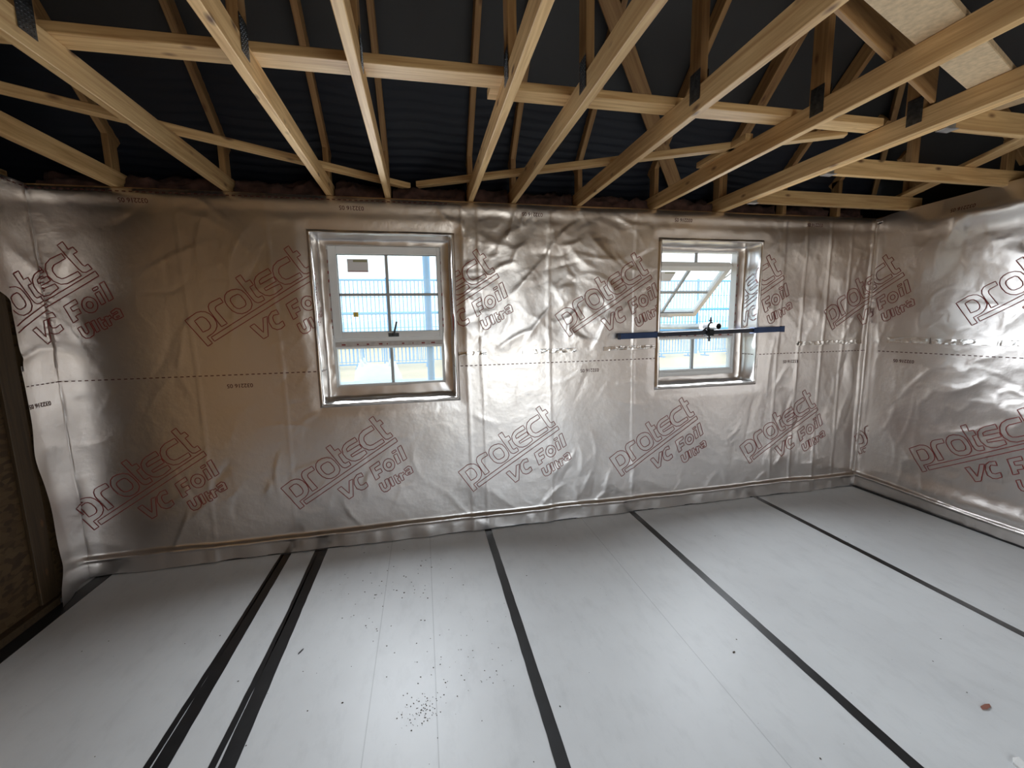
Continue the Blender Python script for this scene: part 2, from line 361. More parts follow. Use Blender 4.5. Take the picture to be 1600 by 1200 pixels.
# ------------------------------------------------------------------ foil sheets
INK_W = .0052
LOGO = [[(0,0),(36,25),(68,48),(93,54),(118,52),(141,39),(162,14),(174,-15),(174,-39),(164,-63),(147,-82),(111,-106),(137,-144),(109,-163)],[(52,-4),(84,19),(100,21),(117,9),(133,-15),(139,-35),(134,-50),(122,-60),(92,-74)],[(199,-42),(141,58),(137,83),(145,103),(163,115),(209,137),(224,110),(185,88),(175,76),(178,60),(234,-22)],[(233,126),(237,153),(251,172),(276,186),(308,191),(336,184),(359,159),(382,122),(388,94),(378,67),(354,48),(325,37),(297,41),(270,57),(247,86),(236,109)],[(265,119),(267,133),(283,147),(312,160),(327,152),(350,118),(353,97),(344,83),(315,69),(299,71),(284,84),(270,106)],[(308,260),(338,279),(363,235),(388,249),(406,218),(384,204),(415,146),(427,138),(451,151),(463,124),(438,109),(422,105),(406,111),(393,127)],[(502,320),(444,287),(424,268),(412,241),(416,206),(436,175),(467,153),(495,149),(528,160),(575,198),(561,224),(475,181),(466,195),(543,241),(529,267),(446,220),(441,241),(458,259),(518,291)],[(618,396),(558,364),(533,336),(526,305),(532,270),(556,237),(590,220),(623,224),(698,270),(685,295),(619,258),(599,252),(577,263),(561,292),(561,313),(572,330),(635,367)],[(603,441),(632,462),(655,419),(678,433),(698,406),(676,392),(712,333),(724,325),(741,337),(758,309),(725,289),(706,290),(690,307)],[(134,-107),(772,297),(787,269),(150,-133)],[(361,-44),(388,-27),(437,-84),(442,8),(467,19),(462,-109),(433,-125)],[(527,60),(495,47),(475,19),(474,-20),(491,-56),(520,-68),(543,-62),(568,-41),(557,-11),(532,-30),(515,-32),(504,-13),(499,9),(506,25),(539,32)],[(585,93),(650,135),(659,110),(618,85),(627,63),(660,79),(670,53),(639,36),(651,14),(622,-5)],[(759,97),(754,77),(741,61),(724,54),(706,55),(690,66),(680,84),(677,104),(682,124),(694,139),(711,147),(729,145),(745,135),(756,118)],[(736,99),(731,87),(722,80),(711,81),(703,89),(700,102),(704,114),(713,121),(724,120),(733,112)],[(742,193),(769,209),(774,196),(748,180)],[(753,167),(776,180),(802,113),(778,99)],[(783,222),(809,238),(845,137),(819,120)],[(640,-37),(660,-25),(675,-66),(686,-72),(695,-59),(681,-12),(702,1),(722,-53),(717,-78),(696,-94),(673,-97),(657,-82)],[(710,1),(729,12),(752,-52),(733,-63)],[(744,14),(760,25),(766,8),(778,14),(782,1),(771,-5),(779,-27),(789,-27),(792,-40),(773,-47),(763,-35)],[(780,25),(798,34),(801,27),(813,40),(821,23),(807,15),(818,-19),(801,-28)],[(819,57),(851,80),(871,73),(884,30),(865,19),(840,10),(827,20),(830,37),(858,52),(853,62),(827,44)],[(845,28),(861,37),(863,29),(848,21)]]
def dense(poly, step, closed=True):
    P = [np.array(p, float) for p in poly]; out = []
    n = len(P) if closed else len(P)-1
    for k in range(n):
        a, b = P[k], P[(k+1) % len(P)]; m = max(1, int(math.ceil(np.linalg.norm(b-a)/step)))
        for t in range(m): out.append(a+(b-a)*t/m)
    if not closed: out.append(P[-1])
    return np.array(out)
def ribbon(mb, pts, place, closed, wdt, mi):
    n = len(pts); nx = np.roll(pts, -1, 0); pv = np.roll(pts, 1, 0)
    if not closed: nx[-1] = pts[-1]; pv[0] = pts[0]
    t = nx-pv; t /= np.maximum(np.linalg.norm(t, axis=1), 1e-9)[:, None]; q = np.stack([-t[:, 1], t[:, 0]], 1)*wdt/2
    A = place(pts[:, 0]+q[:, 0], pts[:, 1]+q[:, 1]); B = place(pts[:, 0]-q[:, 0], pts[:, 1]-q[:, 1])
    for k in range(n if closed else n-1):
        j = (k+1) % n; qd = [A[k], A[j], B[j], B[k]]
        if any(np.isnan(p).any() for p in qd): continue
        if max(np.linalg.norm(qd[0]-qd[1]), np.linalg.norm(qd[0]-qd[3])) > .06: continue
        mb.add(qd, [(0, 1, 2, 3)], mi)
def text_mesh(s, size):
    cu = bpy.data.curves.new('t', 'FONT'); cu.body = s; cu.size = size; cu.align_x = 'CENTER'; cu.align_y = 'CENTER'; cu.offset = size*.012
    o = bpy.data.objects.new('t', cu); COL.objects.link(o)
    bpy.context.view_layer.update()
    me = bpy.data.meshes.new_from_object(o.evaluated_get(bpy.context.evaluated_depsgraph_get()))
    V = np.array([v.co[:2] for v in me.vertices]); F = [tuple(p.vertices) for p in me.polygons]
    bpy.data.objects.remove(o); bpy.data.curves.remove(cu); bpy.data.meshes.remove(me)
    return V, F
STAMP = text_mesh('032216 05', .036)
def stamp(mb, u, v, place, mi):
    P = place(u-STAMP[0][:, 0], v-STAMP[0][:, 1])
    F = [f for f in STAMP[1] if not np.isnan(P[list(f)]).any()]
    mb.add(P, F, mi)

def open_dist(u, v, W):  # signed distance outside the opening
    dx = np.maximum(W[0]-u, u-W[1]); dz = np.maximum(W[2]-v, v-W[3])
    return np.where((dx > 0) & (dz > 0), np.hypot(dx, dz), np.maximum(dx, dz))
def crease_set(seed, n, u0, u1, v0, v1, ang, spread, lmin, lmax, amp):
    r = np.random.RandomState(seed)
    return [(r.uniform(u0, u1), r.uniform(v0, v1), math.radians(r.choice(ang)+r.randn()*spread), r.uniform(lmin, lmax), r.uniform(.010, .030), amp*r.uniform(.35, 1)*(1 if r.rand() < .7 else -.7), r.uniform(-.35, .35)) for _ in range(n)]
def creases(u, v, S_):
    h = np.zeros_like(u)
    for cu, cv, a, L, w, am, bend in S_:
        m = (np.abs(u-cu) < L+.12) & (np.abs(v-cv) < L+.12)
        if not m.any(): continue
        x = u[m]-cu; y = v[m]-cv; c, s = math.cos(a), math.sin(a)
        t = (x*c+y*s)/L; q = -x*s+y*c-bend*L*t*t
        sharp = np.where(q > 0, w*.45, w*1.5)
        h[m] += am*np.exp(-np.sqrt(q*q+1.2e-5)/sharp)*np.clip(1-t*t, 0, 1)**1.2
    return h
CB = (crease_set(1, 70, .2, 1.85, 1.45, 2.3, (35, -40, 70, 10), 16, .07, .26, .0085)
      + crease_set(2, 34, -2.1, -.7, 1.4, 2.32, (30, -50, 75), 16, .08, .30, .0045)
      + crease_set(3, 60, -1.9, 3.8, .14, .62, (48, 60, 110, 75), 12, .05, .20, .0065)
      + crease_set(4, 40, 2.7, 3.85, .5, 2.3, (88, 60, 75), 10, .10, .34, .0060)
      + crease_set(5, 26, -1.0, 2.7, .4, 1.3, (10, 50, 85, -20), 14, .06, .24, .0040)
      + crease_set(6, 22, -2.1, -.6, .3, 1.3, (60, 85, 20), 14, .08, .28, .0032))
CR = (crease_set(11, 60, .4, 2.6, .6, 2.3, (10, 35, -40, 65), 18, .08, .32, .0075) + crease_set(12, 20, .05, .6, .2, 2.2, (80, 60, 100), 12, .1, .3, .005)
      + crease_set(13, 26, .3, 2.6, .1, .5, (70, 110, 40), 14, .05, .16, .006))
PLEATS = [(-1.42, .002), (-.92, .002), (.31, .0035), (.42, .003), (.93, .003), (1.62, .003), (2.95, .003), (3.16, .004), (3.40, .004), (3.62, .003)]
def h_back(u, v):
    u = np.asarray(u, float); v = np.asarray(v, float)
    lowleft = 1-sstep(-1.0, .3, u)
    A = .55+.75*sstep(.05, .35, u)*(1-sstep(1.7, 2.2, u))*sstep(1.25, 1.5, v)+.35*sstep(2.6, 3.0, u)-.06*lowleft
    h = .016+.010*A*fbm(u, v, .75, 11, 2)+.0055*A*fbm(u*1.25+v*.5, v-.35*u, .30, 21, 3)
    h = h+creases(u, v, CB)+.0016*A*ridge(u+v*.9, v-u*.35, .17, 41, 6)
    # drape lines low on the lower sheet
    low = sstep(.75, .15, v)
    h = h+.003*low*ridge(u*.8+v*.9, v*.6-u*.15, .30, 61, 4)
    for x0, a in PLEATS: h = h+a*gauss(u, x0+.008*np.sin(v*2.3+x0), .009)
    h = h-.002*gauss(v, 2.29, .03)+.003*gauss(v, 2.345, .03)
    for W in (W1, W2):
        q = sstep(.0, .10, open_dist(u, v, W)); h = h*q+.008*(1-q)
    h = h+.010*gauss(u, XR-.045, .014)*sstep(0, .3, v)
    return np.maximum(h, .004)
def hem(u, v, seed, amp=1.0):
    vh = .112+.020*fbm(u, u*0, .8, seed, 2)
    b = .024*amp*gauss(v, vh, .012)+sstep(vh+.02, vh-.03, v)*(.014+.014*amp*fbm(u, v*.6, .13, seed+3, 2))
    return np.maximum(b, 0)
def h_left(s, v):     # s = distance along the left wall from the corner
    s = np.asarray(s, float); v = np.asarray(v, float)
    h = .012+.010*fbm(s, v, .35, 71, 2)+.012*ridge(s*1.5+v*.2, v, .5, 75, 4)
    h = h+.015*sstep(.34, .0, v)**1.3*sstep(.02, .2, s)+.03*sstep(1.2, .1, v)*sstep(.1, .27, s)+.03*sstep(.15, .4, s)
    return np.maximum(h, .004)
def h_right(s, v):    # s = distance along the right wall from the corner
    s = np.asarray(s, float); v = np.asarray(v, float)
    A = .35+.95*sstep(.18, .55, s)
    h = .020+.015*A*fbm(s+v*.6, v*1.3-s*.3, .62, 81, 2)+.008*A*fbm(s, v, .25, 85, 3)
    h = h+creases(s, v, CR)+.002*A*ridge(s, v, .15, 95, 6)
    h = h+.028*sstep(.15, .8, s)*gauss(v, 2.26, .07)+.030*sstep(.3, .9, s)*gauss(v, .17, .07)
    h = h*(.25+.75*sstep(0, .12, s))+.012*gauss(s, .012, .016)
    return np.maximum(h, .004)
REVEAL = .150
def make_place(extra, upper):
    """(u, v) on the unrolled back sheet -> world; folds round both corners and into the openings"""
    def place(u, v, off=.0016):
        u = np.atleast_1d(np.asarray(u, float)); v = np.atleast_1d(np.asarray(v, float)) + np.zeros_like(u)
        P = np.zeros((len(u), 3)); e = extra+off
        hb = h_back(u, v)+(0 if upper else hem(u, v, 5))+e
        P[:, 0] = u; P[:, 1] = D-hb; P[:, 2] = v
        m = u > XR-.004
        if m.any():
            s = u[m]-XR; P[m, 0] = XR-(h_right(np.maximum(s, 0), v[m])+(0 if upper else hem(-s, v[m], 8))+e); P[m, 1] = D-np.maximum(s, .02)
        m = u < XL
        if m.any():
            s = XL-u[m]; P[m, 0] = XL+h_left(s, v[m])+e; P[m, 1] = D-.012-s
        for W in (W1, W2):
            ins = (u > W[0]) & (u < W[1]) & (v > W[2]) & (v < W[3])
            if not ins.any(): continue
            ds = np.stack([u-W[0], W[1]-u, v-W[2], W[3]-v], 1); k = ds.argmin(1); d = ds.min(1)
            for i in np.nonzero(ins)[0]:
                if d[i] > REVEAL-.006: P[i] = np.nan; continue
                y = D-.01+d[i]
                P[i] = {0: (W[0]+.0145, y, v[i]), 1: (W[1]-.0145, y, v[i]), 2: (u[i], y, W[2]+.0145), 3: (u[i], y, W[3]-.0145)}[int(k[i])]
        return P
    return place
def sheet_mesh(mb, us, vs, fn, keep=lambda u, v: True):
    U, V = np.meshgrid(us, vs, indexing='ij'); P = fn(U.ravel(), V.ravel()); nv = len(vs); F = []
    for i in range(len(us)-1):
        for j in range(nv-1):
            if keep((us[i]+us[i+1])/2, (vs[j]+vs[j+1])/2): F.append((i*nv+j, (i+1)*nv+j, (i+1)*nv+j+1, i*nv+j+1))
    used = sorted({k for f in F for k in f}); mp = {k: n for n, k in enumerate(used)}
    mb.add(P[used], [tuple(mp[k] for k in f) for f in F], 0, True)
def in_open(u, v): return any(W[0] < u < W[1] and W[2] < v < W[3] for W in (W1, W2))
def lin(a, b, st, ex=()):
    g = np.linspace(a, b, int((b-a)/st)+1)
    g = np.array([x for x in g if all(abs(x-e) > st*.35 for e in ex)]+[e for e in ex if a <= e <= b]); return np.unique(np.round(g, 5))
SEAM = 1.347; TOP = 2.392; DASH = 1.263
ex_u = [W1[0], W1[1], W2[0], W2[1], XL, XR]
ST = .0125
def grid_place(extra, upper, vmin=None):
    def fn(u, v):
        P = np.zeros((len(u), 3)); vv = v.copy()
        if not upper:
            vb = .007+.006*fbm(u, u*0, .35, 15, 2); vv = np.where(v < .09, vb+(v-.02)*(.09-vb)/.07, v)
        else:
            vv = np.where(v > TOP-.03, v+.010*fbm(u, u*0, .6, 17, 2), v); vv = np.where(vv < SEAM+.02, vv+.004*fbm(u, u*0, .4, 19, 2), vv)
        hb = h_back(u, vv)+(0 if upper else hem(u, vv, 5))+extra
        P[:, 0] = np.clip(u, XL+.012, XR-.012); P[:, 1] = D-hb; P[:, 2] = vv
        m = u < XL-1e-6
        if m.any():
            s = XL-u[m]; sv = vv[m]
            wob = 1+.10*fbm(sv, sv*0, .35, 23, 2)+.04*np.sin(sv*9)
            lim = .235+.24*sstep(1.72, 1.86, sv) if upper else .245+.075*sstep(.24, .05, sv)
            s2 = s/.25*lim*wob
            P[m, 0] = XL+h_left(s2, sv)+extra; P[m, 1] = D-.012-s2
            P[m, 2] = sv-np.where(sv < .1, sstep(.0, .25, s)*.004, 0)
        if upper:                      # the selvedge at the top leans back over the plate
            P[:, 1] += np.where((u >= XL), sstep(TOP-.03, TOP+.01, vv)*.014, 0)
        return P
    return fn
def right_place(extra, upper):
    def fn(s, v):
        P = np.zeros((len(s), 3)); vv = v.copy()
        if not upper:
            vb = .010+.006*fbm(s, s*0, .35, 25, 2); vv = np.where(v < .09, vb+(v-.02)*(.09-vb)/.07, v)
        else: vv = np.where(v > TOP-.03, v+.012*fbm(s, s*0, .5, 27, 2)-.02*gauss(s, 0, .12)+.02*sstep(.2, .9, s), v)
        P[:, 0] = XR-(h_right(s, vv)+(0 if upper else hem(-s, vv, 8, 1.2))+extra); P[:, 1] = D-.008-s; P[:, 2] = vv
        return P
    return fn
def rp_place(extra, upper):
    def place(s, v, off=.0018):
        s = np.atleast_1d(s); v = np.atleast_1d(v)+np.zeros_like(s)
        P = np.zeros((len(s), 3)); P[:, 0] = XR-(h_right(s, v)+(0 if upper else hem(-s, v, 8, 1.2))+extra+off); P[:, 1] = D-.008-s; P[:, 2] = v
        return P
    return place
def logo(mb, u0, v0, place, flip=1, mi=1, only=None, umin=None, umax=None):
    for k, poly in enumerate(LOGO):
        pts = dense([(u0+flip*x/1000, v0+z/1000) for x, z in poly], .010)
        if umin is not None:
            pts[:, 0] = np.where(pts[:, 0] < umin, np.nan, pts[:, 0])
        if umax is not None: pts[:, 0] = np.where(pts[:, 0] > umax, np.nan, pts[:, 0])
        ribbon(mb, pts, place, True, INK_W, mi)
def dashes(mb, a, b, z, place, mi, gap=.034, ln=.019, wd=.006):
    x = a
    while x < b:
        ribbon(mb, dense([(x, z), (x+ln, z)], .01, False), place, False, wd, mi); x += gap

# upper back sheet (wraps round the left corner)
mb = MB()
us = lin(XL-.25, XR, ST, ex_u); vs = lin(SEAM, TOP, ST, [W1[3], W2[3]])
def keep_up(u, v):
    if in_open(u, v): return False
    return True
sheet_mesh(mb, us, vs, grid_place(.0045, True), keep_up)
pl = make_place(.0045, True)
for k in range(6): logo(mb, -2.645+1.2065*k, 1.615, pl, umin=XL-.225)
for x in (-1.631, -.409, .805, 2.009, 3.234): stamp(mb, x, 2.322, pl, 2)
dashes(mb, XL-.3, .2, TOP-.022, pl, 2)
mb.build('foil_membrane', ['foil', 'ink', 'ink2'], label='upper silver foil sheet on the back wall, printed in red, around both windows', cat='foil sheet', group='foil vapour barrier sheets')
# lower back sheet
mb = MB()
us = lin(XL-.25, XR, ST, ex_u); vs = np.unique(np.concatenate([lin(.02, .17, .008), lin(.17, SEAM+.03, ST, [W1[2], W2[2]])]))
sheet_mesh(mb, us, vs, grid_place(0, False), lambda u, v: not in_open(u, v))
pl = make_place(0, False)
for k in range(6): logo(mb, -2.203+1.2085*k, .474, pl, umax=XR+.13)
for x in (-2.33, -1.175, -.02, 1.25, 3.093): stamp(mb, x, 1.192 if x > -2 else 1.15, pl, 2)
stamp(mb, -.02, 1.035-.06, pl, 2) if False else None
dashes(mb, XL-.23, XR+.02, DASH, pl, 2)
mb.build('foil_membrane', ['foil', 'ink', 'ink2'], label='lower silver foil sheet on the back wall, printed in red, reaching the floor', cat='foil sheet', group='foil vapour barrier sheets')
# right wall sheets
def right_grid(): return np.unique(np.concatenate([lin(0, 1.5, ST), lin(1.5, 4.4, .03)]))
mb = MB(); sheet_mesh(mb, right_grid(), lin(SEAM+.005, TOP+.012, ST), right_place(.005, True)); pl = rp_place(.005, True)
for k in range(3): logo(mb, .632+1.2*k, 1.641, pl)
stamp(mb, .62, 2.318, pl, 2); stamp(mb, 1.82, 2.318, pl, 2)
mb.build('foil_membrane', ['foil', 'ink', 'ink2'], label='upper silver foil sheet on the right wall, heavily creased', cat='foil sheet', group='foil vapour barrier sheets')
mb = MB(); sheet_mesh(mb, right_grid(), np.unique(np.concatenate([lin(.02, .17, .008), lin(.17, SEAM+.03, ST)])), right_place(0, False)); pl = rp_place(0, False)
for k in range(3): logo(mb, .443+1.2*k, .478, pl)
stamp(mb, .33, 1.19, pl, 2); stamp(mb, 1.5, 1.19, pl, 2); dashes(mb, .13, 3.2, 1.262, pl, 2)
mb.build('foil_membrane', ['foil', 'ink', 'ink2'], label='lower silver foil sheet on the right wall, bulging above the floor', cat='foil sheet', group='foil vapour barrier sheets')

# foil linings of the window reveals
def reveal(W, label, lap, seed):
    mb = MB()
    # profile: (inset from opening edge, y)
    prof = [(-.020, D-.011), (-.011, D-.020), (-.003, D-.0265), (.004, D-.025), (.0085, D-.013), (.008, D+.012), (.007, D+.05), (.009, D+.10), (.009, D+FD-.012)]
    x0, x1, z0, z1 = W
    def loop(ins, y, lp=(0, 0, 0, 0)):
        a, b, c, d = x0+ins+lp[0], x1-ins-lp[1], z0+ins+lp[2], z1-ins-lp[3]
        P = []; n = 40
        for k in range(n): P.append((a+(b-a)*k/n, y, c))
        for k in range(n): P.append((b, y, c+(d-c)*k/n))
        for k in range(n): P.append((b-(b-a)*k/n, y, d))
        for k in range(n): P.append((a, y, d-(d-c)*k/n))
        return P
    loops = [loop(i, y) for i, y in prof]+[loop(.012, D+FD-.004, tuple(q*.25 for q in lap)), loop(.012, D+FD-.005, lap)]
    V = []; n = len(loops[0])
    for r, lp in enumerate(loops):
        for k, p in enumerate(lp):
            a = 0 if r in (0,) else .006
            q = fbm(np.array([k*.05]), np.array([r*.35]), .3, seed, 2)[0]*a; q2 = fbm(np.array([k*.08]), np.array([r*.5+9]), .25, seed+5, 2)[0]*a
            s = k//40
            dx, dz = ((0, 1), (-1, 0), (0, -1), (1, 0))[s]
            V.append((p[0]+dx*(q+.001), p[1]-abs(q2) if r < 4 else p[1]+q2*.6-.002, p[2]+dz*(q+.001)))
    F = []
    for r in range(len(loops)-1):
        for k in range(n): F.append((r*n+k, r*n+(k+1) % n, (r+1)*n+(k+1) % n, (r+1)*n+k))
    mb.add(V, F, 0, True)
    mb.build('foil_reveal_lining', 'foil_smooth', label=label, cat='foil lining', group='foil window reveals')
reveal(W1, 'crinkled foil lining the reveal of the closed left window', (.05, .06, .085, .035), 3)
reveal(W2, 'crinkled foil lining the reveal of the open right window', (.05, .055, .05, .03), 13)

# strips of shiny tape along the seams
def foil_tape(label, a, b, z, hgt, place, seed):
    mb = MB(); us = np.linspace(a, b, max(4, int((b-a)/.008))); vs = np.linspace(-hgt/2, hgt/2, 7)
    def fn(u, v):
        P = place(u, v+z+.004*fbm(u, u*0, .2, seed, 2), .004)
        n = .004*ridge(u, v*2, .05, seed, 3)
        if place.__name__ == 'place': pass
        return P, n
    U, V = np.meshgrid(us, vs, indexing='ij'); P, n = fn(U.ravel(), V.ravel())
    if P[:, 0].std() > P[:, 1].std(): P[:, 1] -= n
    else: P[:, 0] -= n
    nv = len(vs); F = [(i*nv+j, (i+1)*nv+j, (i+1)*nv+j+1, i*nv+j+1) for i in range(len(us)-1) for j in range(nv-1)]
    mb.add(P, F, 0, True); mb.build('foil_tape', 'shiny', label=label, cat='tape', group='foil tape over the seams')
bp_ = make_place(.005, True); rp_ = rp_place(.006, True)
foil_tape('crinkled foil tape patch on the seam between the two windows', .72, 1.14, SEAM+.004, .032, bp_, 3)
foil_tape('crinkled foil tape patch on the seam just left of the right window', 1.36, 1.80, SEAM+.008, .030, bp_, 7)
foil_tape('crinkled foil tape patch on the seam just right of the left window', .25, .45, SEAM+.006, .026, bp_, 9)
foil_tape('crinkled foil tape patch on the seam left of the right corner', 3.15, 3.82, SEAM-.002, .034, bp_, 11)
foil_tape('bright shiny tape strip along the seam of the right wall', .52, 2.4, SEAM+.012, .040, rp_, 15)
foil_tape('dull crumpled tape patch on the right wall seam beside the corner', .20, .50, SEAM+.014, .045, rp_, 19)

# ------------------------------------------------------------------ windows
def rect_frame(mb, x0, x1, z0, z1, t, y0, y1, mi=0):
    tl, tr, tb, tt = t if isinstance(t, tuple) else (t,)*4
    mb.box((x0, y0, z0), (x0+tl, y1, z1), mi); mb.box((x1-tr, y0, z0), (x1, y1, z1), mi)
    mb.box((x0+tl, y0, z0), (x1-tr, y1, z0+tb), mi); mb.box((x0+tl, y0, z1-tt), (x1-tr, y1, z1), mi)
def window(n, W, ox, is_open, label):
    y0, y1 = D+FD, D+FD+.07
    root = empty('window_%d' % n, ((W[0]+W[1])/2, y0, W[2]), label, 'window', None, 'structure')
    ZT = 1.44   # transom centre
    xa, xb = -.61+ox, .152+ox        # inside of outer frame
    mb = MB(); rect_frame(mb, W[0], W[1], W[2], W[3], (xa-W[0], W[1]-xb, 1.125-W[2], W[3]-2.118), y0, y1)
    mb.build('outer_frame', 'upvc', root, .003)
    mb = MB(); mb.box((xa, y0+.004, ZT-.034), (xb, y1, ZT+.034)); tr = mb.build('transom', 'upvc', root, .003)
    mb = MB(); mb.box((xa+.005, y0+.0015, ZT-.024), (xb-.005, y0+.0036, ZT+.010))
    rs = random.Random(n)
    for k in range(9):
        x = xa+.06+k*.078+rs.uniform(-.02, .02); mb.box((x, y0+.0005, ZT-.014), (x+rs.uniform(.006, .03), y0+.0016, ZT-.004), 1)
    mb.build('protective_tape', ['film', 'ink'], tr)
    # lower fixed light
    mb = MB(); rect_frame(mb, xa, xb, 1.125, ZT-.034, (.010, .012, .018, .006), y0+.012, y1-.01); mb.build('glazing_bead', 'upvc', root, .002)
    mb = MB(); mb.box((xa+.008, y0+.03, 1.135), (xb-.008, y0+.036, ZT-.036)); p = mb.build('pane', 'glass', root)
    mb = MB(); xm = -.226+ox; mb.box((xm-.010, y0+.022, 1.143), (xm+.010, y0+.046, ZT-.04)); mb.build('glazing_bar', 'bar', root)
    # film on the frame sides with red marks
    mb = MB(); mb.box((xa-.012, y0-.0018, 1.50), (xa-.001, y0-.0004, 2.09)); mb.box((xb+.001, y0-.0018, 1.50), (xb+.012, y0-.0004, 2.09))
    for k in range(7):
        z = 1.53+k*.08+rs.uniform(-.02, .02); mb.box((xa-.011, y0-.0026, z), (xa-.004, y0-.0019, z+.02), 1); mb.box((xb+.003, y0-.0026, z), (xb+.010, y0-.0019, z+.02), 1)
    mb.build('protective_tape', ['film', 'ink'], root)
    # sash, built closed about its top edge, then swung open
    sh = empty('sash', (0, 0, 0)); sh.parent = root
    px, py, pz = (xa+xb)/2, y0, 2.116
    if is_open: py, pz = D+.205, 2.012
    sh.location = Vector((px, py, pz))-origin(root)
    hw = (xb-xa)/2+.002; H = 2.116-1.474
    def loc(mbx): return mbx
    th = .055
    def sb(name, mats, fn, par=sh, bev=0, **kw):
        m_ = MB(); fn(m_)
        og = origin(par)
        m_.v = [(a+og.x, b+og.y, c+og.z) for a, b, c in m_.v]
        return m_.build(name, mats, par, bev, **kw)
    yf = -.006 if not is_open else 0
    sb('sash_frame', 'upvc', lambda m_: rect_frame(m_, -hw, hw, -H, 0, (.055, .026 if not is_open else .046, .046, .055), yf, yf+th), bev=.004)
    sb('gasket', 'gasket', lambda m_: rect_frame(m_, -hw+.055, hw-.026, -H+.046, -.055, .003, yf+.010, yf+.016))
    sb('pane', 'glass', lambda m_: m_.box((-hw+.05, yf+.022, -H+.04), (hw-.02, yf+.028, -.05)))
    xm = -.226+ox-px; zm = 1.784-2.116
    def bars(m_): m_.box((xm-.010, yf+.014, -H+.044), (xm+.010, yf+.038, -.053)); m_.box((-hw+.053, yf+.016, zm-.009), (hw-.024, yf+.036, zm+.009))
    sb('glazing_bar', 'bar', bars)
    def hand(m_):
        m_.box((xm-.012, yf-.010, -H+.008), (xm+.062, yf, -H+.034)); m_.tube((xm+.03, yf-.009, -H+.022), (xm+.03, yf-.032, -H+.022), .009, 12)
        m_.tube((xm+.026, yf-.030, -H+.018), (xm+.052, yf-.040, -H+.115), .0075, 12, r1=.006)
    if is_open:
        sb('handle', 'upvc', lambda m_: (m_.box((xm-.012, yf-.012, -H+.008), (xm+.062, yf, -H+.034)), m_.tube((xm+.02, yf-.009, -H+.022), (xm+.10, yf-.03, -H+.03), .008, 12)))
        sb('friction_stay', 'hanger', lambda m_: (m_.box((hw-.004, .02, -.30), (hw+.006, .034, -.02)), m_.tube((hw+.004, .01, -.16), (hw+.028, -.03, .03), .006, 8)))
        sb('sticker', ['label_g', 'label_o'], lambda m_: (m_.box((xm-.27, yf+.0200, -.19), (xm-.12, yf+.0214, -.085)), m_.box((xm-.22, yf+.0190, -.10), (xm-.125, yf+.0199, -.088), 1)))
        sh.rotation_euler = (math.radians(50), 0, 0)
        mb = MB(); mb.box((xm+px-.012, y0+.02, 2.04), (xm+px+.012, y0+.03, 2.117)); mb.build('stay_block', 'bar', root)
    else:
        sb('handle', 'handle', hand, label='dark lever handle turned up')
        def st(m_):
            m_.box((xm-.265, yf+.0205, -.175), (xm-.125, yf+.0215, -.085)); m_.box((xm-.225, yf+.0195, -.106), (xm-.13, yf+.0204, -.092), 1)
            m_.box((xm-.262, yf+.0195, -.174), (xm-.13, yf+.0204, -.166), 2)
        sb('sticker', ['label_g', 'label_o', 'label_p'], st, label='grey rectangular sticker')
        sb('sticker', ['label_y', 'label_o'], lambda m_: (m_.box((xm-.247, yf+.0205, -.488), (xm-.213, yf+.0215, -.455)), m_.box((xm-.236, yf+.0195, -.482), (xm-.226, yf+.0204, -.462), 1)), label='small yellow square sticker')
    return root
window(1, W1, 0, False, 'closed white framed window at the left, four panes over two')
window(2, W2, 2.506, True, 'white framed window at the right with its top sash swung outwards')

# ------------------------------------------------------------------ scaffold tie across the right window
BX, BY = 2.232, D-.075
tie = empty('scaffold_tie', (BX, BY, 1.459), 'dark blue bar clamped across the open right window with a tube passing out', 'scaffold tie')
def zb(x): return 1.447+.0171*(x-1.463)
def slopebar(mb, xa, xb, hh, hy, mi=0):
    V = []
    for x in (xa, xb):
        for a, b in ((-hy, -hh), (hy, -hh), (hy, hh), (-hy, hh)): V.append((x, BY+a, zb(x)+b))
    mb.add(V, [(0, 1, 2, 3)[::-1], (4, 5, 6, 7), (0, 4, 5, 1), (1, 5, 6, 2), (2, 6, 7, 3), (3, 7, 4, 0)], mi)
mb = MB(); slopebar(mb, 1.72, 2.68, .0165, .0165); mb.build('inner_bar', 'navy_d', tie, .002)
mb = MB(); slopebar(mb, 1.463, 1.77, .022, .022); mb.build('sleeve', 'navy', tie, .003)
mb = MB(); slopebar(mb, 2.635, 2.927, .022, .022); mb.build('sleeve', 'navy', tie, .003)
TZ = zb(BX)+.0165+.030
mb = MB(); mb.pipe((BX, BY-.115, TZ), (BX, 4.45, TZ), .0242, .0205, 28, 0, 1); mb.build('tie_tube', ['galv', 'hole'], tie, label='pale tube with an open end')
mb = MB()
mb.pipe((BX, BY-.030, TZ), (BX, BY+.030, TZ), .034, .0245, 24); mb.pipe((BX-.03, BY, zb(BX)), (BX+.03, BY, zb(BX)), .031, .024, 16)
mb.box((BX-.03, BY-.026, zb(BX)-.028), (BX+.03, BY+.026, zb(BX)-.0175)); mb.box((BX-.016, BY-.034, zb(BX)-.01), (BX+.016, BY-.018, TZ+.0))
mb.tube((BX-.002, BY-.012, zb(BX)-.07), (BX-.002, BY-.012, zb(BX)-.02), .008, 10); mb.tube((BX-.002, BY-.012, zb(BX)-.05), (BX-.002, BY-.012, zb(BX)-.038), .016, 6, smooth=False)
mb.tube((BX+.006, BY-.012, TZ+.03), (BX+.006, BY-.012, TZ+.072), .006, 10); mb.tube((BX+.006, BY-.012, TZ+.04), (BX+.006, BY-.012, TZ+.052), .012, 6, smooth=False)
mb.tube((BX-.034, BY-.01, TZ-.012), (BX-.060, BY-.012, TZ-.032), .006, 8)
mb.build('coupler', 'clamp', tie)

